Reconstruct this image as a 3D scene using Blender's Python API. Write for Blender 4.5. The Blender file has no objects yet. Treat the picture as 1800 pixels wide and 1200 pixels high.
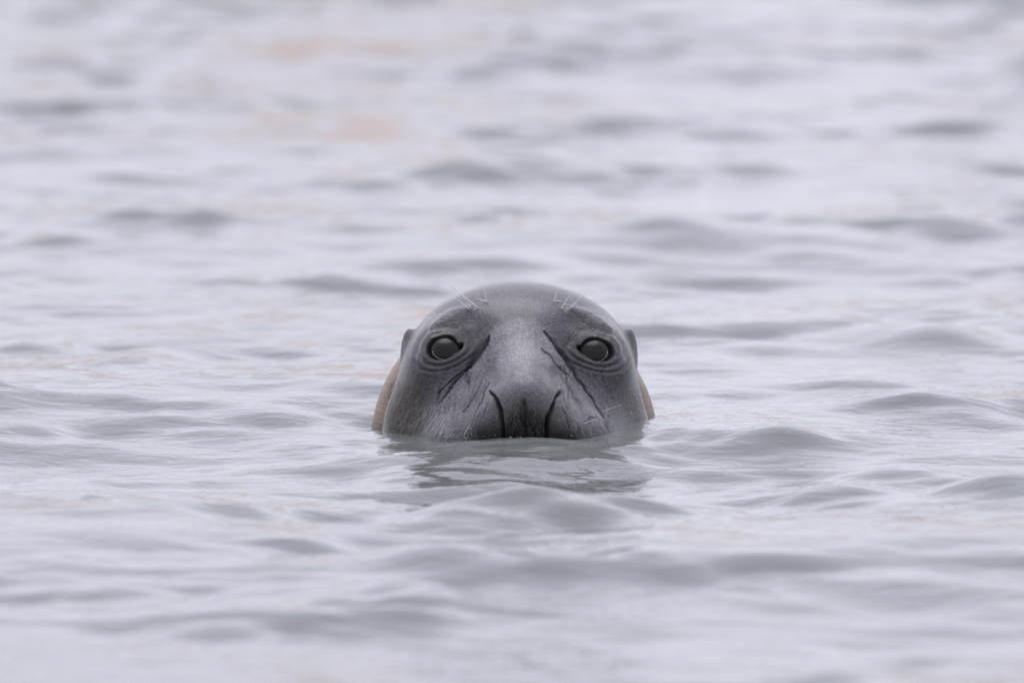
import bpy, math, random
import numpy as np
from mathutils import Vector

R = math.radians
scene = bpy.context.scene
col = scene.collection
rng = np.random.default_rng(11)
random.seed(7)

# ------------------------------------------------------------------ camera
CAM = Vector((0.0, -15.0, 1.286))
AIM = Vector((0.0, 0.0, 0.106))
cam_d = bpy.data.cameras.new('camera')
cam = bpy.data.objects.new('camera', cam_d)
col.objects.link(cam)
cam.location = CAM
cam.rotation_euler = (AIM - CAM).to_track_quat('-Z', 'Y').to_euler()
cam_d.sensor_width = 36.0
cam_d.lens = 36.0 * (AIM - CAM).length / (1800 / 1400)
cam_d.clip_start = 0.1
cam_d.clip_end = 20000
cam_d.dof.use_dof = True
cam_d.dof.focus_distance = 14.93
cam_d.dof.aperture_fstop = 6.3
scene.camera = cam
scene.render.resolution_x = 1024
scene.render.resolution_y = 682

# ------------------------------------------------------------------ sky, sun, exposure
SUN_EL, SUN_AZ = 75.0, 346.0      # azimuth measured clockwise from +Y
world = bpy.data.worlds.new('World')
scene.world = world
world.use_nodes = True
wn, wl = world.node_tree.nodes, world.node_tree.links
wn.clear()
w_out = wn.new('ShaderNodeOutputWorld')
w_bg = wn.new('ShaderNodeBackground')
w_bg.inputs['Strength'].default_value = 0.1
sky = wn.new('ShaderNodeTexSky')
sky.sky_type = 'NISHITA'
sky.sun_disc = False
sky.sun_elevation = R(SUN_EL)
sky.sun_rotation = R(SUN_AZ)
sky.dust_density = 3.0
tc = wn.new('ShaderNodeTexCoord')
cmap = wn.new('ShaderNodeMapping')
cmap.inputs['Scale'].default_value = (1.0, 1.0, 3.2)
cn = wn.new('ShaderNodeTexNoise')
cn.inputs['Scale'].default_value = 2.6
cn.inputs['Detail'].default_value = 5.0
cn.inputs['Roughness'].default_value = 0.5
cr = wn.new('ShaderNodeValToRGB')                     # broken layers of an overcast sky
cr.color_ramp.elements[0].position = 0.30
cr.color_ramp.elements[0].color = (7.2, 7.3, 8.6, 1)
cr.color_ramp.elements[1].position = 0.70
cr.color_ramp.elements[1].color = (9.05, 8.9, 9.9, 1)
wm = wn.new('ShaderNodeMixRGB')
wm.inputs['Fac'].default_value = 0.88
wl.new(tc.outputs['Generated'], cmap.inputs['Vector'])
wl.new(cmap.outputs['Vector'], cn.inputs['Vector'])
wl.new(cn.outputs['Fac'], cr.inputs['Fac'])
wl.new(sky.outputs['Color'], wm.inputs['Color1'])
wl.new(cr.outputs['Color'], wm.inputs['Color2'])
wl.new(wm.outputs['Color'], w_bg.inputs['Color'])
wl.new(w_bg.outputs['Background'], w_out.inputs['Surface'])

sun_d = bpy.data.lights.new('sun', 'SUN')
sun_d.energy = 1.1
sun_d.angle = R(46)
sun_d.color = (1.0, 0.985, 0.975)
sun = bpy.data.objects.new('sun', sun_d)
col.objects.link(sun)
az, el = R(SUN_AZ), R(SUN_EL)
sun_dir = Vector((math.sin(az) * math.cos(el), math.cos(az) * math.cos(el), math.sin(el)))
sun.rotation_euler = (-sun_dir).to_track_quat('-Z', 'Y').to_euler()
sun.location = sun_dir * 30

scene.view_settings.view_transform = 'Standard'
scene.view_settings.look = 'None'
scene.view_settings.exposure = 0.6
scene.view_settings.gamma = 1.0
scene.view_settings.use_curve_mapping = False
scene.render.engine = 'CYCLES'
scene.cycles.use_denoising = True
scene.cycles.max_bounces = 6


# ------------------------------------------------------------------ helpers
def mesh_object(name, verts, faces, mat, parent=None, smooth=True):
    me = bpy.data.meshes.new(name)
    if isinstance(faces, np.ndarray):
        verts = np.asarray(verts, dtype=np.float32)
        n, k = faces.shape
        me.vertices.add(len(verts))
        me.vertices.foreach_set('co', verts.ravel())
        me.loops.add(n * k)
        me.loops.foreach_set('vertex_index', faces.astype(np.int32).ravel())
        me.polygons.add(n)
        me.polygons.foreach_set('loop_start', np.arange(0, n * k, k, dtype=np.int32))
        me.polygons.foreach_set('use_smooth', np.full(n, smooth))
        me.update(calc_edges=True)
        me.validate()
    else:
        me.from_pydata([tuple(v) for v in verts], [], faces)
        me.polygons.foreach_set('use_smooth', [smooth] * len(me.polygons))
    me.materials.append(mat)
    o = bpy.data.objects.new(name, me)
    col.objects.link(o)
    o.parent = parent
    return o


def tag(o, label=None, cat=None, kind=None):
    if label:
        o['label'] = label
    if cat:
        o['category'] = cat
    if kind:
        o['kind'] = kind
    return o


def new_mat(name):
    m = bpy.data.materials.new(name)
    m.use_nodes = True
    nt = m.node_tree
    b = nt.nodes['Principled BSDF']
    return m, nt.nodes, nt.links, b


def sstep(a, b, t):
    t = np.clip((t - a) / (b - a), 0, 1)
    return t * t * (3 - 2 * t)


DEP = math.atan2(CAM.z - AIM.z, 15.0)
SD, CD = math.sin(DEP), math.cos(DEP)
PX = 1400.0                                    # sculpting units per metre on the face


def face_uv(p):
    """front-view landmark coordinates of points on the head"""
    u = 900 + PX * p[:, 0]
    v = 600 - PX * ((p[:, 2] - 0.106) * CD + p[:, 1] * SD)
    return u, v


def on_water(px, py):
    """water position (x, y) under a front-view landmark"""
    f = np.array((0, CD, -SD)); up = np.array((0, SD, CD))
    s = 1.0 / (PX * 15.046)
    d = f + np.array((1, 0, 0)) * (px - 900) * s * 15.046 / 15.046 + up * (600 - py) * s
    t = -CAM.z / d[2]
    return d[0] * t, CAM.y + d[1] * t


# ------------------------------------------------------------------ water
OFF = (-1.0003, -9.3826)


def water_height(X, Y, fine=True):
    r = np.random.default_rng(5)
    H = np.zeros_like(X)
    X0, Y0 = X, Y
    X, Y = X + OFF[0], Y + OFF[1]
    head = np.sqrt(((X0 - 0.005) / 0.20) ** 2 + ((Y0 + 0.0) / 0.24) ** 2)
    calm = 0.75 + 0.25 * sstep(0.9, 2.0, head)
    # groups of steeper wavelets in otherwise smooth water
    grp = np.zeros_like(X)
    for i in range(9):
        th = r.random() * 6.28
        k = 2 * math.pi / (0.35 + 0.9 * r.random())
        grp += np.sin(k * (X * math.cos(th) + Y * math.sin(th)) + r.random() * 6.28)
    grp = 0.45 + 1.0 * sstep(-1.0, 4.0, grp)
    for i in range(60):
        lam = 0.11 * (0.75 / 0.11) ** r.random()
        th = R(90) + r.normal() * R(62)
        k = 2 * math.pi / lam
        slope = 0.0188 * (lam / 0.3) ** 0.0
        ph = r.random() * 2 * math.pi
        a = k * (X * math.cos(th) + Y * math.sin(th)) + ph
        a = a + 1.0 * np.sin(0.27 * k * (X * math.sin(th) - Y * math.cos(th)) + 3 * ph)
        H += (slope / k) * (np.sin(a) + 0.2 * np.cos(2 * a))
    H *= grp
    for lam, th, am in ((1.6, 75, 0.008), (2.3, 110, 0.010), (1.1, 140, 0.004)):
        H += am * np.sin(2 * math.pi / lam * (X * math.cos(R(th)) + Y * math.sin(R(th))) + th)
    H *= calm
    # patches of small wind ripples
    patch = np.zeros_like(X)
    for i in range(6):
        th = r.random() * 6.28
        k = 2 * math.pi / (0.5 + 1.2 * r.random())
        patch += np.sin(k * (X * math.cos(th) + Y * math.sin(th)) + r.random() * 6.28)
    patch = 0.15 + 0.85 * sstep(0.2, 2.2, patch)
    Hf = np.zeros_like(X)
    for i in range(18):
        lam = 0.045 + 0.07 * r.random()
        th = R(90) + r.normal() * R(35)
        k = 2 * math.pi / lam
        a = k * (X * math.cos(th) + Y * math.sin(th)) + r.random() * 6.28
        a = a + 1.2 * np.sin(0.17 * k * (X * math.sin(th) - Y * math.cos(th)) + r.random() * 6.28)
        Hf += (0.016 / k) * np.sin(a)
    H += Hf * np.maximum(patch, 1.5 * np.exp(-((X0 - 0.02) / 0.35) ** 2 - ((Y0 + 0.45) / 0.35) ** 2))
    X, Y = X0, Y0
    # swirl set up by the head, and the water heaped against its far cheek
    ring = np.exp(-((head - 1.0) / 0.55) ** 2) * 0.0012 * np.sin(2 * math.pi * (head - 1) / 0.24)
    H += ring * (head > 0.9)
    H += -0.0035 * np.exp(-(head / 2.0) ** 2)
    H -= 0.018 * sstep(0.95, 2.6, head) * np.exp(-((Y + 0.85) / 0.8) ** 2 - (X / 0.55) ** 2)
    H += 0.0065 * np.exp(-((X - 0.02) / 0.13) ** 2 - ((Y + 0.21) / 0.13) ** 2)
    # short chop stirred up by the animal
    near = np.exp(-((X - 0.02) / 0.5) ** 2 - ((Y + 0.75) / 0.65) ** 2)
    act = near > 0.02
    Xa, Ya, Hc = X[act], Y[act], 0
    for i in range(16):
        lam = 0.075 + 0.13 * r.random()
        th = R(90) + r.normal() * R(40)
        k = 2 * math.pi / lam
        q = k * ((Xa + OFF[0]) * math.cos(th) + (Ya + OFF[1]) * math.sin(th)) + r.random() * 6.28
        q = q + 1.1 * np.sin(0.21 * k * (Xa * math.sin(th) - Ya * math.cos(th)) + r.random() * 6.28)
        Hc = Hc + (0.032 / k) * (np.sin(q) + 0.2 * np.cos(2 * q))
    H[act] += Hc * near[act]
    H += 0.008 * np.exp(-((X - 0.24) / 0.12) ** 2 - ((Y + 0.02) / 0.16) ** 2)
    H -= 0.005 * np.exp(-((X + 0.20) / 0.12) ** 2 - ((Y + 0.02) / 0.2) ** 2)
    for (px, py, wx, wy, h) in HUMPS:
        cx, cy = on_water(px, py)
        H += h * np.exp(-((X - cx) / wx) ** 2 - ((Y - cy) / wy) ** 2)
    return H


HUMPS = [(900, 794, 0.24, 0.11, 0.013), (1010, 783, 0.12, 0.08, 0.006), (800, 785, 0.12, 0.08, 0.005),
         (1760, 858, 0.085, 0.10, 0.030), (1450, 842, 0.07, 0.09, 0.016), (1160, 840, 0.10, 0.09, 0.010),
         (720, 815, 0.08, 0.08, 0.008), (790, 985, 0.07, 0.08, 0.012), (1650, 605, 0.07, 0.13, 0.016),
         (1380, 765, 0.07, 0.09, 0.010), (600, 322, 0.11, 0.25, 0.022), (60, 320, 0.12, 0.25, 0.022),
         (1180, 420, 0.08, 0.2, 0.014), (160, 875, 0.02, 0.03, 0.008)]


def axis(lo, hi, step, far, ratio=1.22):
    a = list(np.arange(lo, hi + step * 0.5, step))
    s, p = step, a[-1]
    while p < far:
        s *= ratio
        p += s
        a.append(p)
    s, p, b = step, a[0], []
    while p > -far:
        s *= ratio
        p -= s
        b.append(p)
    return np.array(b[::-1] + a)


def build_water():
    xs = axis(-1.9, 1.9, 0.013, 4000)
    ys = axis(-5.2, 11.5, 0.0125, 4000)
    X, Y = np.meshgrid(xs, ys)
    sx = np.gradient(xs)[None, :]
    sy = np.gradient(ys)[:, None]
    fade = 1 - sstep(0.03, 0.30, np.maximum(sx, sy))
    Z = np.zeros_like(X)
    act = fade > 0
    Z[act] = water_height(X[act], Y[act]) * fade[act]
    V = np.stack([X, Y, Z], -1).reshape(-1, 3)
    ny, nx = X.shape
    i = np.arange(ny * nx).reshape(ny, nx)
    F = np.stack([i[:-1, :-1], i[:-1, 1:], i[1:, 1:], i[1:, :-1]], -1).reshape(-1, 4)
    m, n, l, b = new_mat('sea_water')
    b.inputs['Base Color'].default_value = (0.20, 0.205, 0.20, 1)
    b.inputs['Roughness'].default_value = 0.03
    b.inputs['IOR'].default_value = 1.333
    t = n.new('ShaderNodeTexCoord')
    mp = n.new('ShaderNodeMapping')
    mp.inputs['Scale'].default_value = (1.0, 1.6, 1.0)
    l.new(t.outputs['Object'], mp.inputs['Vector'])
    n1 = n.new('ShaderNodeTexNoise')
    n1.inputs['Scale'].default_value = 22.0
    n1.inputs['Detail'].default_value = 3.0
    n1.inputs['Distortion'].default_value = 0.6
    l.new(mp.outputs['Vector'], n1.inputs['Vector'])
    bp = n.new('ShaderNodeBump')
    bp.inputs['Strength'].default_value = 0.5
    bp.inputs['Distance'].default_value = 0.004
    l.new(n1.outputs['Fac'], bp.inputs['Height'])
    l.new(bp.outputs['Normal'], b.inputs['Normal'])
    # silt clouds: slow change of the water's own colour
    n2 = n.new('ShaderNodeTexNoise')
    n2.inputs['Scale'].default_value = 0.7
    n2.inputs['Detail'].default_value = 2.0
    l.new(t.outputs['Object'], n2.inputs['Vector'])
    rp = n.new('ShaderNodeValToRGB')
    rp.color_ramp.elements[0].position = 0.35
    rp.color_ramp.elements[0].color = (0.112, 0.119, 0.122, 1)
    rp.color_ramp.elements[1].position = 0.65
    rp.color_ramp.elements[1].color = (0.124, 0.132, 0.128, 1)
    l.new(n2.outputs['Fac'], rp.inputs['Fac'])
    l.new(rp.outputs['Color'], b.inputs['Base Color'])
    o = mesh_object('water', V, F, m)
    tag(o, 'pale grey rippled sea water with soft dark wave faces', 'water', 'structure')


build_water()


def build_shore():
    """low sand bank across the water behind the seal, seen only mirrored in the far ripples"""
    xs = np.concatenate([np.linspace(-160, -14, 60), np.linspace(-13.7, 13.7, 160), np.linspace(14, 160, 60)])
    prof = [(13.5, -1.2), (16.2, -0.15), (17.2, 0.4), (18.6, 0.9), (21, 1.3), (26, 1.6), (40, 2.0), (110, 2.8), (400, 3.4)]
    V = []
    r = np.random.default_rng(3)
    w = [(r.uniform(1.6, 12), r.random() * 6.28) for _ in range(9)]
    for j, (y, z) in enumerate(prof):
        for x in xs:
            n = sum(math.sin(x * 6.28 / lam + ph) for lam, ph in w) / 3.2
            zz = z * (0.62 + 0.42 * n) if z > 0 else z
            V.append((x, y + 0.6 * n, zz))
    nx = len(xs)
    F = [(j * nx + i, j * nx + i + 1, (j + 1) * nx + i + 1, (j + 1) * nx + i)
         for j in range(len(prof) - 1) for i in range(nx - 1)]
    m, n, l, b = new_mat('wet_sand')
    t = n.new('ShaderNodeTexCoord')
    nz = n.new('ShaderNodeTexNoise')
    nz.inputs['Scale'].default_value = 0.9
    nz.inputs['Detail'].default_value = 6.0
    l.new(t.outputs['Object'], nz.inputs['Vector'])
    rp = n.new('ShaderNodeValToRGB')
    rp.color_ramp.elements[0].position = 0.35
    rp.color_ramp.elements[0].color = (0.20, 0.12, 0.075, 1)
    rp.color_ramp.elements[1].position = 0.65
    rp.color_ramp.elements[1].color = (0.42, 0.27, 0.17, 1)
    l.new(nz.outputs['Fac'], rp.inputs['Fac'])
    l.new(rp.outputs['Color'], b.inputs['Base Color'])
    b.inputs['Roughness'].default_value = 0.8
    o = mesh_object('sand_bank', V, F, m)
    tag(o, 'low tan sand bank across the water', 'bank', 'structure')


build_shore()


# ------------------------------------------------------------------ seal: body surface
def ellipsoid(p, c, r):
    q = (p - np.array(c)) / np.array(r)
    k0 = np.linalg.norm(q, axis=1)
    k1 = np.linalg.norm(q / np.array(r), axis=1)
    return k0 * (k0 - 1.0) / np.maximum(k1, 1e-9)


def round_cone(p, a, b, ra, rb):
    a, b = np.array(a), np.array(b)
    ab = b - a
    t = np.clip(((p - a) @ ab) / (ab @ ab), 0, 1)
    return np.linalg.norm(p - a - t[:, None] * ab, axis=1) - (ra + (rb - ra) * t)


def smin(a, b, k):
    h = np.clip(0.5 + 0.5 * (b - a) / k, 0, 1)
    return b + (a - b) * h - k * h * (1 - h)


def body_sdf(p):
    d = ellipsoid(p, (0.009, 0.035, 0.078), (0.141, 0.127, 0.1005))          # skull
    for s in (-1, 1):
        d = smin(d, ellipsoid(p, (0.0095 + s * 0.092, -0.028, 0.078), (0.047, 0.052, 0.050)), 0.03)   # orbits
    d = smin(d, ellipsoid(p, (0.005, 0.03, -0.02), (0.1685, 0.125, 0.150)), 0.035)   # jowls
    d = smin(d, round_cone(p, (0.010, -0.03, 0.092), (0.017, -0.146, 0.028), 0.054, 0.052), 0.024)   # bridge of the nose
    d = smin(d, ellipsoid(p, (0.015, -0.075, -0.035), (0.128, 0.105, 0.095)), 0.045)   # muzzle and whisker pads
    d = smin(d, ellipsoid(p, (0.003, 0.15, -0.04), (0.183, 0.15, 0.187)), 0.022)      # neck
    d = smin(d, ellipsoid(p, (0.0, 0.62, -0.42), (0.33, 0.62, 0.30)), 0.12)       # trunk below the surface
    # small ear folds
    d = smin(d, ellipsoid(p, (-0.130, 0.055, 0.089), (0.009, 0.020, 0.028)), 0.014)
    d = smin(d, ellipsoid(p, (0.1485, 0.055, 0.089), (0.009, 0.020, 0.028)), 0.014)
    return d


ORIGIN = np.array((0.012, -0.03, 0.02))


def seal_surface():
    nr, na = 520, 860
    s = np.linspace(0.0008, 1, nr)
    pol = R(128) * np.minimum(s / 0.86, 1) + R(51.6) * np.clip((s - 0.86) / 0.14, 0, 1)
    azm = np.linspace(0, 2 * math.pi, na, endpoint=False)
    P, A = np.meshgrid(pol, azm, indexing='ij')
    ax = np.array((0.04, -1.0, -0.08)); ax /= np.linalg.norm(ax)
    e1 = np.cross(ax, (0, 0, 1)); e1 /= np.linalg.norm(e1)
    e2 = np.cross(e1, ax)
    D = (np.cos(P)[..., None] * ax + np.sin(P)[..., None] * (np.cos(A)[..., None] * e1 + np.sin(A)[..., None] * e2)).reshape(-1, 3)
    t = np.full(len(D), 1.7)
    for _ in range(34):
        t = np.maximum(t - 0.9 * body_sdf(ORIGIN + D * t[:, None]), 0.01)
    V = ORIGIN + D * t[:, None]
    i = np.arange(nr * na).reshape(nr, na)
    j = np.roll(i, -1, axis=1)
    F = np.stack([i[:-1], j[:-1], j[1:], i[1:]], -1).reshape(-1, 4)
    flow = np.stack([np.cos(A), np.sin(A), P * 0.16], -1).reshape(-1, 3)
    return V, F, flow, (nr, na)


def grid_normals(V, F):
    a, b, c, d = (V[F[:, k]] for k in range(4))
    n = np.cross(c - a, d - b)
    N = np.zeros_like(V)
    for k in range(4):
        for q in range(3):
            N[:, q] += np.bincount(F[:, k], weights=n[:, q], minlength=len(V))
    N /= np.maximum(np.linalg.norm(N, axis=1, keepdims=True), 1e-12)
    return N


def stroke(u, v, pts):
    """pts: (u, v, half width); returns a soft 0..1 profile round the line"""
    out = np.zeros_like(u)
    for (x0, y0, w0), (x1, y1, w1) in zip(pts[:-1], pts[1:]):
        dx, dy = x1 - x0, y1 - y0
        t = np.clip(((u - x0) * dx + (v - y0) * dy) / (dx * dx + dy * dy), 0, 1)
        w = w0 + (w1 - w0) * t
        dist2 = (u - x0 - t * dx) ** 2 + (v - y0 - t * dy) ** 2
        out = np.maximum(out, np.exp(-dist2 / (w * w)))
    return out


def blob(u, v, cx, cy, rx, ry, rot=0.0):
    c, s = math.cos(R(rot)), math.sin(R(rot))
    a = ((u - cx) * c + (v - cy) * s) / rx
    b = (-(u - cx) * s + (v - cy) * c) / ry
    return np.exp(-(a * a + b * b))


def lens(u, v, cx, cy, rx, ry, rot=0.0):
    c, s = math.cos(R(rot)), math.sin(R(rot))
    a = ((u - cx) * c + (v - cy) * s) / rx
    b = (-(u - cx) * s + (v - cy) * c) / ry
    return np.sqrt(a * a + b * b)


EYES = [dict(o=(779.0, 610.5, 26.5, 20.0, -25), ball=(783.5, 613.5), s=-1),
        dict(o=(1049.0, 614.0, 28.0, 19.5, 20), ball=(1044.0, 617.0), s=1)]

V, F, FLOW, DIM = seal_surface()
N = grid_normals(V, F)
if np.mean(np.sum(N * (V - ORIGIN), axis=1)) < 0:
    F = F[:, ::-1].copy()
    N = -N
U0, V0 = face_uv(V)
front = sstep(-0.05, 0.25, -N[:, 1]) * (V[:, 1] < 0.16)
mm = 0.001
D = np.zeros(len(V))
C = np.empty((len(V), 3)); C[:] = (0.070, 0.067, 0.076)
ROUGH = np.full(len(V), 0.46)
SPEC = np.full(len(V), 1.0)


UJ = U0 + 1.0 * np.sin(V0 * 0.19 + 0.07 * U0) + 0.45 * np.sin(V0 * 0.53 - 0.37 * U0 + 1.0) + 0.3 * np.sin(V0 * 1.1 + U0 * 0.7)
VJ = V0 + 0.9 * np.sin(U0 * 0.21 + 0.1 * V0) + 0.4 * np.sin(U0 * 0.63 - 0.5 * V0 + 2.0)


def carve(pts, depth):
    D[:] -= stroke(U0, V0, pts) * depth * mm * front


def raise_(pts, h):
    D[:] += stroke(U0, V0, pts) * h * mm * front


def tint(mask, c):
    m = np.clip(mask, 0, 1)[:, None]
    C[:] = C * (1 - m) + np.array(c) * m


# --- large forms: brow ridges, hollows, orbit
for (pts, h) in [([(762, 578, 8), (780, 562, 10), (800, 551, 11), (826, 543, 9)], 4.6),
                 ([(1070, 582, 8), (1052, 566, 10), (1032, 554, 11), (1004, 545, 9)], 4.6),
                 ([(746, 634, 7), (747, 606, 7), (758, 586, 7)], 2.0),
                 ([(1084, 634, 7), (1084, 608, 7), (1074, 590, 7)], 2.0)]:
    raise_([(a_, b_, w_ * 0.75) for a_, b_, w_ in pts], h)
carve([(772, 588, 8), (798, 571, 10), (834, 560, 10)], 2.0)
carve([(1060, 592, 8), (1034, 574, 10), (1000, 562, 10)], 2.0)
D -= front * mm * (7.0 * blob(U0, V0, 832, 594, 30, 34, 30) + 7.0 * blob(U0, V0, 1000, 592, 26, 32, -30))
D -= front * mm * (4.0 * blob(U0, V0, 822, 660, 16, 60, 32) + 4.0 * blob(U0, V0, 1022, 660, 16, 60, -32))
D += front * mm * (3.0 * blob(U0, V0, 780, 618, 42, 40) + 3.0 * blob(U0, V0, 1048, 620, 42, 40))
# bridge swelling and nose tip
D += front * mm * (0.0 * U0 + 4.0 * blob(U0, V0, 922, 672, 42, 36))
D -= front * mm * 3.0 * (blob(U0, V0, 862, 655, 18, 26, -20) + blob(U0, V0, 980, 655, 18, 26, 20))
# median furrow of the nose pad
carve([(921, 706, 4), (923, 725, 7), (924, 790, 9)], 5.0)
D += front * mm * 4.5 * (blob(U0, V0, 903, 738, 16, 34) + blob(U0, V0, 943, 738, 15, 34))
# wings beside the nostrils
D += front * mm * 5.0 * (blob(U0, V0, 850, 748, 26, 30) + blob(U0, V0, 996, 750, 28, 30))
# --- nostril slits
LATE = []
NOSTRIL = [[(861, 687, 1.6), (868, 694, 2.4), (873, 702, 3.0), (880, 720, 3.6), (885, 744, 2.4), (886.5, 775, 2.0)],
           [(984, 689, 2.8), (980, 692, 2.2), (975, 699, 1.2), (968, 720, 2.6), (960, 735, 3.2), (958, 775, 2.0)]]
for pts in NOSTRIL:
    carve(pts, 9.0)
    LATE.append((stroke(U0, V0, [(a, b, w * 1.5) for a, b, w in pts]) * front, (0.006, 0.006, 0.006)))
# --- wrinkles on the bridge
for k, (yy, amp) in enumerate([(612, 0.22), (624, 0.30), (636, 0.3), (650, 0.25)]):
    pts = [(912 + q * 9.5, yy + 0.16 * q * q + 1.5 * math.sin(q * 1.7 + k), 2.6) for q in range(-6, 7)]
    raise_(pts, amp)
# --- creases from the inner eye corners down over the cheeks
CREASE = [([(859, 588, 2), (849, 602, 6.5), (836, 624, 8), (826, 638, 5), (816, 652, 1.5)], 2.6),
          ([(826, 640, 1.5), (800, 664, 2.4), (770, 690, 1.2)], 1.2),
          ([(813, 655, 1.5), (797, 676, 2.4), (772, 708, 1.5)], 1.4),
          ([(845, 665, 1.6), (838, 690, 2.2), (815, 722, 1.5)], 1.1),
          ([(858, 672, 1.6), (848, 700, 2.0), (842, 716, 1.5)], 0.9),
          ([(957, 582, 1.5), (975, 600, 5.0), (998, 630, 6.0), (1018, 664, 3.2), (1038, 692, 2.4), (1062, 734, 1.6)], 2.4),
          ([(952, 612, 1.2), (976, 634, 2.2), (994, 652, 2.4), (1000, 656, 1.0)], 1.5),
          ([(996, 640, 1.0), (1004, 650, 1.6), (996, 675, 0.8)], 0.8),
          ([(1023, 741, 1.2), (1036, 733, 1.4), (1054, 732, 1.0)], 0.9)]
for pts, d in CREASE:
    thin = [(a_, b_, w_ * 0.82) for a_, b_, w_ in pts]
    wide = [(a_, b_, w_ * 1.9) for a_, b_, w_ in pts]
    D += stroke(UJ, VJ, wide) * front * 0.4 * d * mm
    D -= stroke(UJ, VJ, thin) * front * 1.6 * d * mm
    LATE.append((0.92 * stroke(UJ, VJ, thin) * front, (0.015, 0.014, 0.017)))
# cheek folds toward the whisker pads
for (x0, y0, x1, y1, a) in [(775, 700, 752, 762, .8), (790, 700, 770, 765, .9), (806, 706, 788, 765, .7), (824, 715, 806, 765, .8),
                            (1000, 700, 1012, 762, .7), (1014, 690, 1040, 760, .8), (1040, 700, 1064, 752, .8)]:
    carve([(x0, y0, 2.2), ((x0 + x1) / 2 + 3, (y0 + y1) / 2, 2.8), (x1, y1, 2.2)], a)
# many fine creases running from the eye corners down the muzzle
rs = random.Random(4)
for k in range(70):
    side = -1 if k % 2 else 1
    t = rs.random()
    u0 = 922 + side * rs.uniform(52, 150)
    v0 = rs.uniform(640, 735)
    ln = rs.uniform(14, 42)
    dx = side * rs.uniform(-0.1, 0.75) if v0 < 700 else side * rs.uniform(-0.3, 0.35)
    w = rs.uniform(1.1, 2.0)
    pts = [(u0, v0, w), (u0 + dx * ln * 0.5 + rs.uniform(-2, 2), v0 + ln * 0.5, w * 1.2), (u0 + dx * ln, v0 + ln, w * 0.8)]
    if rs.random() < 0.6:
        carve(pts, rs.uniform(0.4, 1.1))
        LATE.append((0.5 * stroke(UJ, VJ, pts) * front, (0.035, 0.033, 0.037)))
    else:
        raise_(pts, rs.uniform(0.3, 0.8))
for k in range(46):
    e_ = EYES[k % 2]
    u0 = e_['o'][0] - e_['s'] * rs.uniform(-12, 46)
    v0 = 590 - rs.uniform(4, 44)
    ln = rs.uniform(8, 22)
    an = R(-25) * -e_['s'] + rs.uniform(-0.4, 0.4)
    carve([(u0, v0, 1.2), (u0 + ln * math.cos(an), v0 + ln * math.sin(an), 1.2)], rs.uniform(0.2, 0.5))
# --- eyelids
for e in EYES:
    cx, cy, rx, ry, rot = e['o']
    q = lens(U0, V0, cx, cy, rx, ry, rot)
    q = np.minimum(q, 0.25 + 0.75 * lens(U0, V0, cx - e['s'] * 23, cy + 1, 15, 6.5, -e['s'] * -38))   # inner corner
    open_ = 1 - sstep(0.86, 1.06, q)
    e['open'] = open_ * front
    D -= open_ * front * 16 * mm
    low = sstep(-6, 12, (V0 - cy) - e['s'] * 0.25 * (U0 - cx))
    D += np.exp(-((q - 1.30) / 0.22) ** 2) * (1 - low) * front * 0.4 * mm        # hooded upper lid
    D -= np.exp(-((q - 1.75) / 0.25) ** 2) * (1 - low) * front * 1.5 * mm
    ROUGH[:] = np.where(q < 1.1, 0.9, ROUGH); SPEC[:] = np.where(q < 1.08, 0.05, SPEC)
    D += np.exp(-((q - 1.45) / 0.08) ** 2) * (1 - low) * front * 0.6 * mm
    q2 = lens(U0, V0, cx - e['s'] * 7, cy + 1, rx * 1.28, ry, rot)               # lower lid and its bags, drawn out to the inner corner
    D += np.exp(-((q2 - 1.12) / 0.10) ** 2) * low * front * 1.1 * mm
    D -= np.exp(-((q2 - 1.36) / 0.09) ** 2) * low * front * 1.3 * mm
    D += np.exp(-((q2 - 1.56) / 0.10) ** 2) * low * front * 1.2 * mm
    D -= np.exp(-((q2 - 1.78) / 0.09) ** 2) * low * front * 1.1 * mm
    D += np.exp(-((q2 - 2.00) / 0.12) ** 2) * low * front * 0.5 * mm
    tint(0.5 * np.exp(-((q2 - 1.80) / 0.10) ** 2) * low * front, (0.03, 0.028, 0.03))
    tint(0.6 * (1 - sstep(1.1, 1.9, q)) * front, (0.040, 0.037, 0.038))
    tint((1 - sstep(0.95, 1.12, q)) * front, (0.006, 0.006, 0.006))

# --- colour fields of the coat, some with the face's light and shade painted in
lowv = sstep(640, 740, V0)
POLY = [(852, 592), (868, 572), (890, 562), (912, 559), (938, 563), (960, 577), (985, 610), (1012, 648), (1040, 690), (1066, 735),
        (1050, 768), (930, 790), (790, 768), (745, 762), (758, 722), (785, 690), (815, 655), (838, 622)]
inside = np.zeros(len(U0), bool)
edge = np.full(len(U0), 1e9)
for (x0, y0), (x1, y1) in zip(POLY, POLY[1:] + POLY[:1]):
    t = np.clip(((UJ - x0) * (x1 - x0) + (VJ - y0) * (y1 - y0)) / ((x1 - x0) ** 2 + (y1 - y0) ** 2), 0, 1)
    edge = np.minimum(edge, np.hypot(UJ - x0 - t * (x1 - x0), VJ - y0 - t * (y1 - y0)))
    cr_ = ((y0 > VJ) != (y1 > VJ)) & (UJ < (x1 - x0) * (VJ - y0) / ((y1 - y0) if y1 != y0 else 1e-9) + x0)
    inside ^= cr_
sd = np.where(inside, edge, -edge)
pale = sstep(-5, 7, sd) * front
tint(pale * 0.9, (0.150, 0.145, 0.158))  # light on the upward-facing bridge and muzzle sides, painted into the coat
nose = np.clip(1.25 * blob(U0, V0, 924, 760, 62, 66), 0, 1) * front
tint(nose, (0.012, 0.011, 0.011))
SPEC *= 1 - 0.8 * nose
lip = np.clip(blob(U0, V0, 850, 764, 50, 34) + blob(U0, V0, 1000, 766, 52, 32), 0, 1) * front
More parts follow.
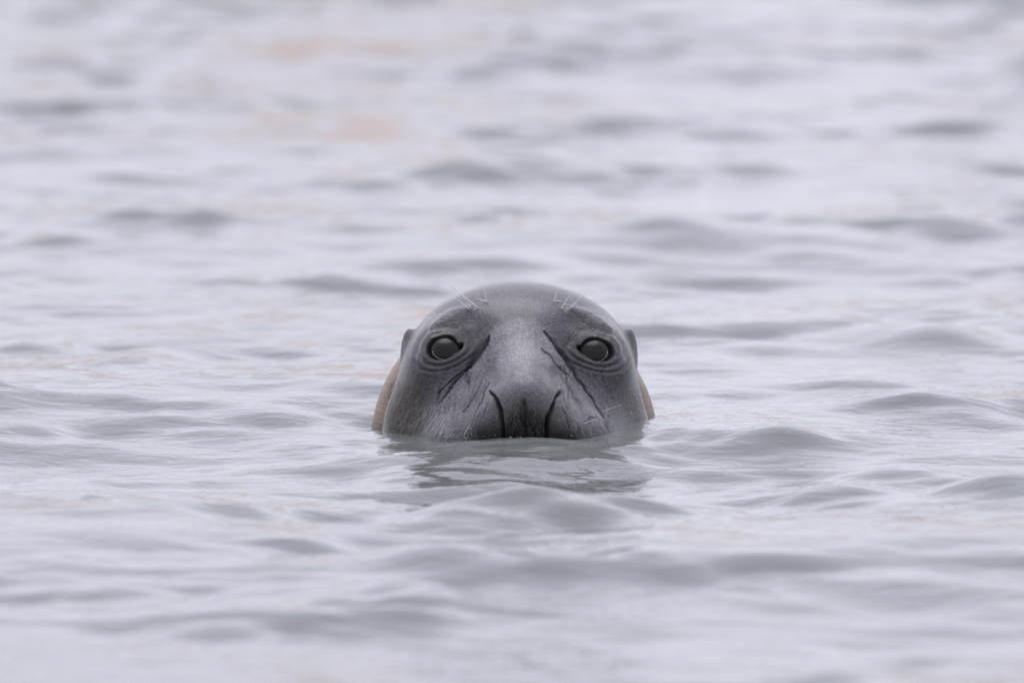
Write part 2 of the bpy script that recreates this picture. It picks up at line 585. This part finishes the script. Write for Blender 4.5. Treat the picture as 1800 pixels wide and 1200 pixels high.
tint(0.85 * lip, (0.020, 0.018, 0.019))  # low muzzle beside the nose darkened, shade of its underside painted in
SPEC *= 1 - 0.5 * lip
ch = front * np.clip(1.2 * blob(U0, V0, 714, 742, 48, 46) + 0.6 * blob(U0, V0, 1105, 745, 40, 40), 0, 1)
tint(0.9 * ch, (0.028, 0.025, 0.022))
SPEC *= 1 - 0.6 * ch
tint(0.6 * front * (blob(U0, V0, 806, 574, 40, 19, -25) + blob(U0, V0, 1030, 574, 40, 19, 25)), (0.034, 0.031, 0.031))  # hollows under the brow ridges: dark fur plus their shade painted in
tint(0.7 * (1 - pale) * front * (blob(U0, V0, 828, 612, 24, 34, 40) + blob(U0, V0, 1000, 604, 18, 26, -40)), (0.034, 0.031, 0.033))  # hollows at the inner eye corners: wet dark fur plus painted shade
tint(0.6 * front * (blob(U0, V0, 735, 690, 26, 50, 15) + blob(U0, V0, 1105, 700, 24, 50, -10)), (0.05, 0.048, 0.053))  # painted shade on the cheeks, which turn away from the light above
tint(0.35 * front * (blob(U0, V0, 790, 720, 40, 40) + blob(U0, V0, 1030, 700, 40, 50)), (0.13, 0.125, 0.13))  # more painted light on the muzzle sides
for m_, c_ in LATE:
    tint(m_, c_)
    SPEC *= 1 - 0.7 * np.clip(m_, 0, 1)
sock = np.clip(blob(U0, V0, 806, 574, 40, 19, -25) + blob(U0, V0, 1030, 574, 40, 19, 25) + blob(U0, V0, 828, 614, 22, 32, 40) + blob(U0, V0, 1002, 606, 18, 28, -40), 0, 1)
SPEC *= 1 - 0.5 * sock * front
# dry tan fur on the neck behind the jowls
neck = sstep(0.050, 0.085, V[:, 1] + 0.10 * (V[:, 2] - 0.02) + 0.006 * np.sin(V[:, 2] * 260) + 0.004 * np.sin(V[:, 2] * 610 + 40 * V[:, 1])) * (1 - sstep(0.075, 0.10, V[:, 2]))
tint(neck, (0.155, 0.103, 0.070))
ROUGH = ROUGH * (1 - neck) + 0.85 * neck
ear = (np.exp(-((V[:, 1] - 0.055) / 0.022) ** 2 - ((V[:, 2] - 0.100) / 0.026) ** 2)) * (np.abs(V[:, 0] - 0.008) > 0.115)
tint(0.9 * ear, (0.018, 0.018, 0.020))
SPEC *= 1 - 0.7 * ear

# soaked band just above the water
wet = (1 - sstep(0.004, 0.018, V[:, 2] - water_height(V[:, 0], V[:, 1]))) * (1 - 0.5 * neck)
C *= (1 - 0.55 * wet)[:, None]
ROUGH = ROUGH * (1 - wet) + 0.22 * wet

V = V + N * D[:, None]
N = grid_normals(V, F)
UU, VV = face_uv(V)

# ------------------------------------------------------------------ seal: materials
sm, n, l, b = new_mat('seal_skin')
att = n.new('ShaderNodeAttribute'); att.attribute_name = 'coat'
attr = n.new('ShaderNodeAttribute'); attr.attribute_name = 'coat_rough'
fl = n.new('ShaderNodeAttribute'); fl.attribute_name = 'hair_flow'
tco = n.new('ShaderNodeTexCoord')
mp = n.new('ShaderNodeMapping')
mp.inputs['Scale'].default_value = (42, 42, 42)
l.new(fl.outputs['Vector'], mp.inputs['Vector'])
fur = n.new('ShaderNodeTexNoise')
fur.inputs['Scale'].default_value = 1.0
fur.inputs['Detail'].default_value = 4.0
fur.inputs['Roughness'].default_value = 0.65
fur.inputs['Distortion'].default_value = 0.5
l.new(mp.outputs['Vector'], fur.inputs['Vector'])
grain = n.new('ShaderNodeTexNoise')
grain.inputs['Scale'].default_value = 420.0
grain.inputs['Detail'].default_value = 3.0
l.new(tco.outputs['Object'], grain.inputs['Vector'])
mot = n.new('ShaderNodeTexNoise')
mot.inputs['Scale'].default_value = 26.0
mot.inputs['Detail'].default_value = 5.0
mot.inputs['Roughness'].default_value = 0.6
l.new(tco.outputs['Object'], mot.inputs['Vector'])


def math_node(op, a=None, c=None, va=None, vc=None):
    m = n.new('ShaderNodeMath'); m.operation = op
    if a is not None: l.new(a, m.inputs[0])
    if va is not None: m.inputs[0].default_value = va
    if c is not None: l.new(c, m.inputs[1])
    if vc is not None: m.inputs[1].default_value = vc
    return m.outputs[0]


def ranged(sock, lo, hi, a=0.3, c=0.7):
    m = n.new('ShaderNodeMapRange')
    m.inputs['From Min'].default_value = a; m.inputs['From Max'].default_value = c
    m.inputs['To Min'].default_value = lo; m.inputs['To Max'].default_value = hi
    l.new(sock, m.inputs['Value'])
    return m.outputs[0]


tone = math_node('MULTIPLY', ranged(fur.outputs['Fac'], 0.80, 1.2), ranged(mot.outputs['Fac'], 0.60, 1.42))
tone = math_node('MULTIPLY', tone, ranged(grain.outputs['Fac'], 0.55, 1.45))
mul = n.new('ShaderNodeVectorMath'); mul.operation = 'SCALE'
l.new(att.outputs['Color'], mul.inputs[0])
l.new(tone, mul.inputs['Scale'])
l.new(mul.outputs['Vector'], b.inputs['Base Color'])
rr = math_node('ADD', attr.outputs['Fac'], ranged(mot.outputs['Fac'], -0.16, 0.14))
l.new(rr, b.inputs['Roughness'])
b.inputs['IOR'].default_value = 1.45
wr = n.new('ShaderNodeTexNoise')
wr.inputs['Scale'].default_value = 95.0
wr.inputs['Detail'].default_value = 4.0
wr.inputs['Roughness'].default_value = 0.6
wr.inputs['Distortion'].default_value = 1.2
l.new(tco.outputs['Object'], wr.inputs['Vector'])
hsum = math_node('ADD', math_node('MULTIPLY', fur.outputs['Fac'], vc=1.0), math_node('MULTIPLY', grain.outputs['Fac'], vc=0.5))
hsum = math_node('ADD', hsum, math_node('MULTIPLY', wr.outputs['Fac'], vc=1.6))
bp = n.new('ShaderNodeBump')
gl = n.new('ShaderNodeAttribute'); gl.attribute_name = 'coat_gloss'
l.new(math_node('MULTIPLY', gl.outputs['Fac'], vc=0.42), b.inputs['Specular IOR Level'])
l.new(math_node('MULTIPLY', gl.outputs['Fac'], vc=0.55), b.inputs['Coat Weight'])
b.inputs['Sheen Weight'].default_value = 0.14
b.inputs['Sheen Roughness'].default_value = 0.35
b.inputs['Coat Weight'].default_value = 0.22
b.inputs['Coat Roughness'].default_value = 0.22
b.inputs['Coat IOR'].default_value = 1.35
bp.inputs['Strength'].default_value = 0.85
bp.inputs['Distance'].default_value = 0.0018
l.new(hsum, bp.inputs['Height'])
l.new(bp.outputs['Normal'], b.inputs['Normal'])

em, n, l, b = new_mat('seal_eye')
b.inputs['Base Color'].default_value = (0.010, 0.008, 0.008, 1)
b.inputs['Roughness'].default_value = 0.22
b.inputs['IOR'].default_value = 1.33
b.inputs['Specular IOR Level'].default_value = 0.35

tm, n, l, b = new_mat('wet_lid_margin')
b.inputs['Base Color'].default_value = (0.20, 0.18, 0.18, 1)
b.inputs['Roughness'].default_value = 0.15

wm_, n, l, b = new_mat('whisker_hair')
b.inputs['Base Color'].default_value = (0.72, 0.69, 0.66, 1)
b.inputs['Roughness'].default_value = 0.35

fm, n, l, b = new_mat('fur_hair')
att = n.new('ShaderNodeAttribute'); att.attribute_name = 'coat'
l.new(att.outputs['Color'], b.inputs['Base Color'])
b.inputs['Roughness'].default_value = 0.5

dm, n, l, b = new_mat('water_drop')
b.inputs['Base Color'].default_value = (0.9, 0.9, 0.92, 1)
b.inputs['Roughness'].default_value = 0.05
b.inputs['Transmission Weight'].default_value = 0.6
b.inputs['IOR'].default_value = 1.333

# ------------------------------------------------------------------ seal: objects
seal = bpy.data.objects.new('seal', None)
col.objects.link(seal)
tag(seal, 'dark grey seal raising its wet head out of the rippled water', 'seal')

body = mesh_object('body', V, F, sm, seal)


def point_attr(me, name, typ, data):
    a = me.attributes.new(name, typ, 'POINT')
    if typ == 'FLOAT_COLOR':
        a.data.foreach_set('color', np.concatenate([data, np.ones((len(data), 1))], 1).astype(np.float32).ravel())
    elif typ == 'FLOAT_VECTOR':
        a.data.foreach_set('vector', data.astype(np.float32).ravel())
    else:
        a.data.foreach_set('value', data.astype(np.float32))


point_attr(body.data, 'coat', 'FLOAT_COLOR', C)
point_attr(body.data, 'coat_rough', 'FLOAT', ROUGH)
point_attr(body.data, 'coat_gloss', 'FLOAT', SPEC)
point_attr(body.data, 'hair_flow', 'FLOAT_VECTOR', FLOW)

vis = np.where((N[:, 1] < -0.03) & (V[:, 1] < 0.16) & (V[:, 2] > -0.06))[0]
VU, VVV = UU[vis], VV[vis]


def skin_at(px, py):
    """skin point and normal under a front-view landmark"""
    d = (VU - px) ** 2 + (VVV - py) ** 2
    near = vis[d < d.min() + 4.0]
    i = near[np.argmin(V[near, 1])]
    return V[i].copy(), N[i].copy()


def uv_sphere(c, r, nu=40, nv=24, scale=(1, 1, 1)):
    vs, fs = [], []
    for j in range(nv + 1):
        p = math.pi * j / nv
        for i in range(nu):
            a = 2 * math.pi * i / nu
            vs.append((c[0] + r * scale[0] * math.sin(p) * math.cos(a), c[1] + r * scale[1] * math.sin(p) * math.sin(a), c[2] + r * scale[2] * math.cos(p)))
    for j in range(nv):
        for i in range(nu):
            k = (i + 1) % nu
            fs.append((j * nu + i, (j + 1) * nu + i, (j + 1) * nu + k, j * nu + k))
    return vs, fs


def tube(points, r0, r1, sides=5):
    pts = [Vector(p) for p in points]
    vs, fs = [], []
    for i, p in enumerate(pts):
        d = (pts[min(i + 1, len(pts) - 1)] - pts[max(i - 1, 0)]).normalized()
        a = d.orthogonal().normalized()
        c = d.cross(a)
        r = r0 + (r1 - r0) * i / (len(pts) - 1)
        for k in range(sides):
            t = 2 * math.pi * k / sides
            vs.append(p + a * (r * math.cos(t)) + c * (r * math.sin(t)))
    for i in range(len(pts) - 1):
        for k in range(sides):
            fs.append((i * sides + k, i * sides + (k + 1) % sides, (i + 1) * sides + (k + 1) % sides, (i + 1) * sides + k))
    fs.append(tuple(range(sides))[::-1])
    fs.append(tuple((len(pts) - 1) * sides + k for k in range(sides)))
    return vs, fs


for e in EYES:
    cx, cy = e['o'][0], e['o'][1]
    # rim of the opening gives the eyeball its depth
    q = lens(VU, VVV, *e['o'])
    rim = vis[(q > 1.05) & (q < 1.22)]
    ry = V[rim, 1].mean()
    rad = 0.0235
    cut = 0.0166
    nn = N[rim].mean(0); nn /= np.linalg.norm(nn)
    px, py = e['ball']
    # centre of the visible disc, on the plane of the lid rim
    c0 = V[rim].mean(0)
    x = (px - 900) / PX
    t_ = np.array((x, 0.0, 0.0))
    y = c0[1]
    for _ in range(8):
        z = 0.106 + ((600 - py) / PX - y * SD) / CD
        y = c0[1] - (nn[0] * (x - c0[0]) + nn[2] * (z - c0[2])) / nn[1]
    disc = np.array((x, y, z)) + nn * 0.0010
    ctr = disc - nn * math.sqrt(rad ** 2 - cut ** 2)
    vs, fs = uv_sphere(ctr, rad, 48, 32)
    eye = mesh_object('eye', vs, fs, em, seal)
    ax1 = np.cross(nn, (0, 0, 1)); ax1 /= np.linalg.norm(ax1)
    ax2 = np.cross(ax1, nn)
    if ax2[2] < 0: ax2 = -ax2
    if ax1[0] < 0: ax1 = -ax1
    lo, hi = (R(195), R(335)) if e['s'] < 0 else (R(205), R(355))
    pts = [disc + nn * 0.0010 + cut * 0.985 * (ax1 * math.cos(t) + ax2 * math.sin(t)) for t in np.linspace(lo, hi, 22)]
    tv, tf = tube(pts, 0.00042, 0.00042)
    mesh_object('tear_line', tv, tf, tm, eye)


def whisker(a, c, lift=0.012, sag=0.0, r=0.0008, tip=0.00018):
    p0, n0 = skin_at(*a)
    p0 = p0 - n0 * 0.001
    dx = (c[0] - a[0]) / PX
    dz = (a[1] - c[1]) / PX
    end = Vector((p0[0] + dx, p0[1], p0[2] + dz)) + Vector(n0) * lift
    end.z = end.z
    s = Vector(p0)
    mid = (s + end) / 2 + Vector(n0) * lift * 0.35 + Vector((0, 0, -sag))
    pts = [s * (1 - t) ** 2 + mid * 2 * t * (1 - t) + end * t * t for t in np.linspace(0, 1, 8)]
    vs, fs = tube(pts, r, tip)
    return mesh_object('whisker', vs, fs, wm_, seal)


for a, c, lf in [((842, 541), (778, 500), .012), ((826, 543), (798, 524), .006), ((829, 541), (808, 520), .008),
                 ((857, 531), (851, 503), .008), ((857, 528), (838, 525), .003),
                 ((974, 529), (979, 512), .006), ((974, 527), (988, 530), .003), ((986, 542), (1000, 522), .006),
                 ((992, 533), (1002, 538), .003), ((1001, 541), (1039, 518), .010)]:
    whisker(a, c, lf)
for a, c, lf in [((1063, 719), (1088, 714), .006), ((1024, 742), (1052, 731), .005), ((1052, 742), (1058, 760), .004),
                 ((1008, 735), (1002, 752), .004), ((752, 712), (782, 711), .004), ((786, 728), (776, 752), .005),
                 ((798, 732), (790, 758), .005), ((812, 738), (806, 764), .004), ((770, 722), (758, 752), .005),
                 ((826, 742), (818, 764), .004), ((760, 738), (748, 760), .004)]:
    whisker(a, c, lf, r=0.00035)

# short wet hairs lying on the cheek and the nose pad
hv, hf, hc = [], [], []


def hair(px, py, ang, ln, w, c):
    p, nn = skin_at(px, py)
    d = Vector((math.cos(ang), 0, -math.sin(ang)))
    nn = Vector(nn)
    d = (d - nn * d.dot(nn)).normalized()
    s = d.cross(nn).normalized() * w
    k = len(hv)
    p = Vector(p) + nn * 0.0002
    m = p + d * ln * 0.5 + nn * 0.0011
    e = p + d * ln + nn * 0.0002
    hv.extend([p - s, p + s, m + s * 0.8, m - s * 0.8, e])
    hf.extend([(k, k + 1, k + 2, k + 3), (k + 3, k + 2, k + 4)])
    hc.extend([c] * 5)


for i in range(900):
    px = rng.uniform(682, 742); py = rng.uniform(668, 752)
    a = R(232) + rng.normal() * 0.16 + (px - 710) * 0.004
    t = rng.random()
    c = (0.22, 0.195, 0.16) if t < 0.45 else (0.06, 0.05, 0.045)
    hair(px, py, -a if False else R(128) + rng.normal() * 0.14, rng.uniform(.009, .017), .00013, c)
for i in range(700):
    px = 922 + rng.normal() * 24; py = rng.uniform(655, 760)
    a = math.atan2(py - 640, (px - 922) * 1.2)
    t = rng.random()
    c = (0.135, 0.125, 0.115) if t < 0.45 else (0.035, 0.03, 0.03)
    hair(px, py, a + rng.normal() * 0.25, rng.uniform(.004, .009), .00011, c)
for i in range(150):  # pale strands on the whisker pads, wet highlights put into their colour
    if i % 3:
        px = rng.uniform(742, 812); py = rng.uniform(712, 762); a = R(112) + rng.normal() * 0.15
    else:
        px = rng.uniform(1000, 1066); py = rng.uniform(715, 755); a = R(70) + rng.normal() * 0.25
    hair(px, py, a, rng.uniform(.006, .016), .00016, (0.36, 0.34, 0.33))
hm = mesh_object('short_fur', hv, hf, fm, seal)
point_attr(hm.data, 'coat', 'FLOAT_COLOR', np.array(hc))
hm['kind'] = 'stuff'

# beads of water caught on the hairs; those along the waterline added as glints
dv, df = [], []
for (px, py, r) in [(797, 525, .0011), (850, 508, .0011), (826, 535, .0010), (857, 529, .0010), (842, 541, .0008), (974, 528, .0008),
                    (1012, 585, .0010), (1008, 588, .0008), (1041, 577, .0008), (1046, 589, .0009), (1059, 721, .0009), (1110, 726, .0008)] + \
        [(rng.uniform(745, 830), rng.uniform(748, 768), rng.uniform(.0004, .0009)) for _ in range(14)] + \
        [(rng.uniform(745, 1065), 766 - rng.random() * 3, rng.uniform(.0004, .0009)) for _ in range(6)] + \
        [(rng.uniform(754, 780), 712 + rng.normal() * 1.5, .0006) for _ in range(10)]:
    p, nn = skin_at(px, py)
    vs, fs = uv_sphere(p + nn * r * 0.5, r, 8, 6)
    k = len(dv)
    dv.extend(vs)
    df.extend([tuple(q + k for q in f) for f in fs])
con = vis[np.abs(V[vis, 2] - water_height(V[vis, 0], V[vis, 1])) < 0.0012]
for i in rng.choice(con, 26):
    vs, fs = uv_sphere(V[i] + N[i] * 0.0003, rng.uniform(.0003, .0006), 8, 6, (rng.uniform(1, 6), 1.0, 0.6))
    k = len(dv)
    dv.extend(vs)
    df.extend([tuple(q + k for q in f) for f in fs])
dr = mesh_object('water_beads', dv, df, dm, seal)
dr['kind'] = 'stuff'
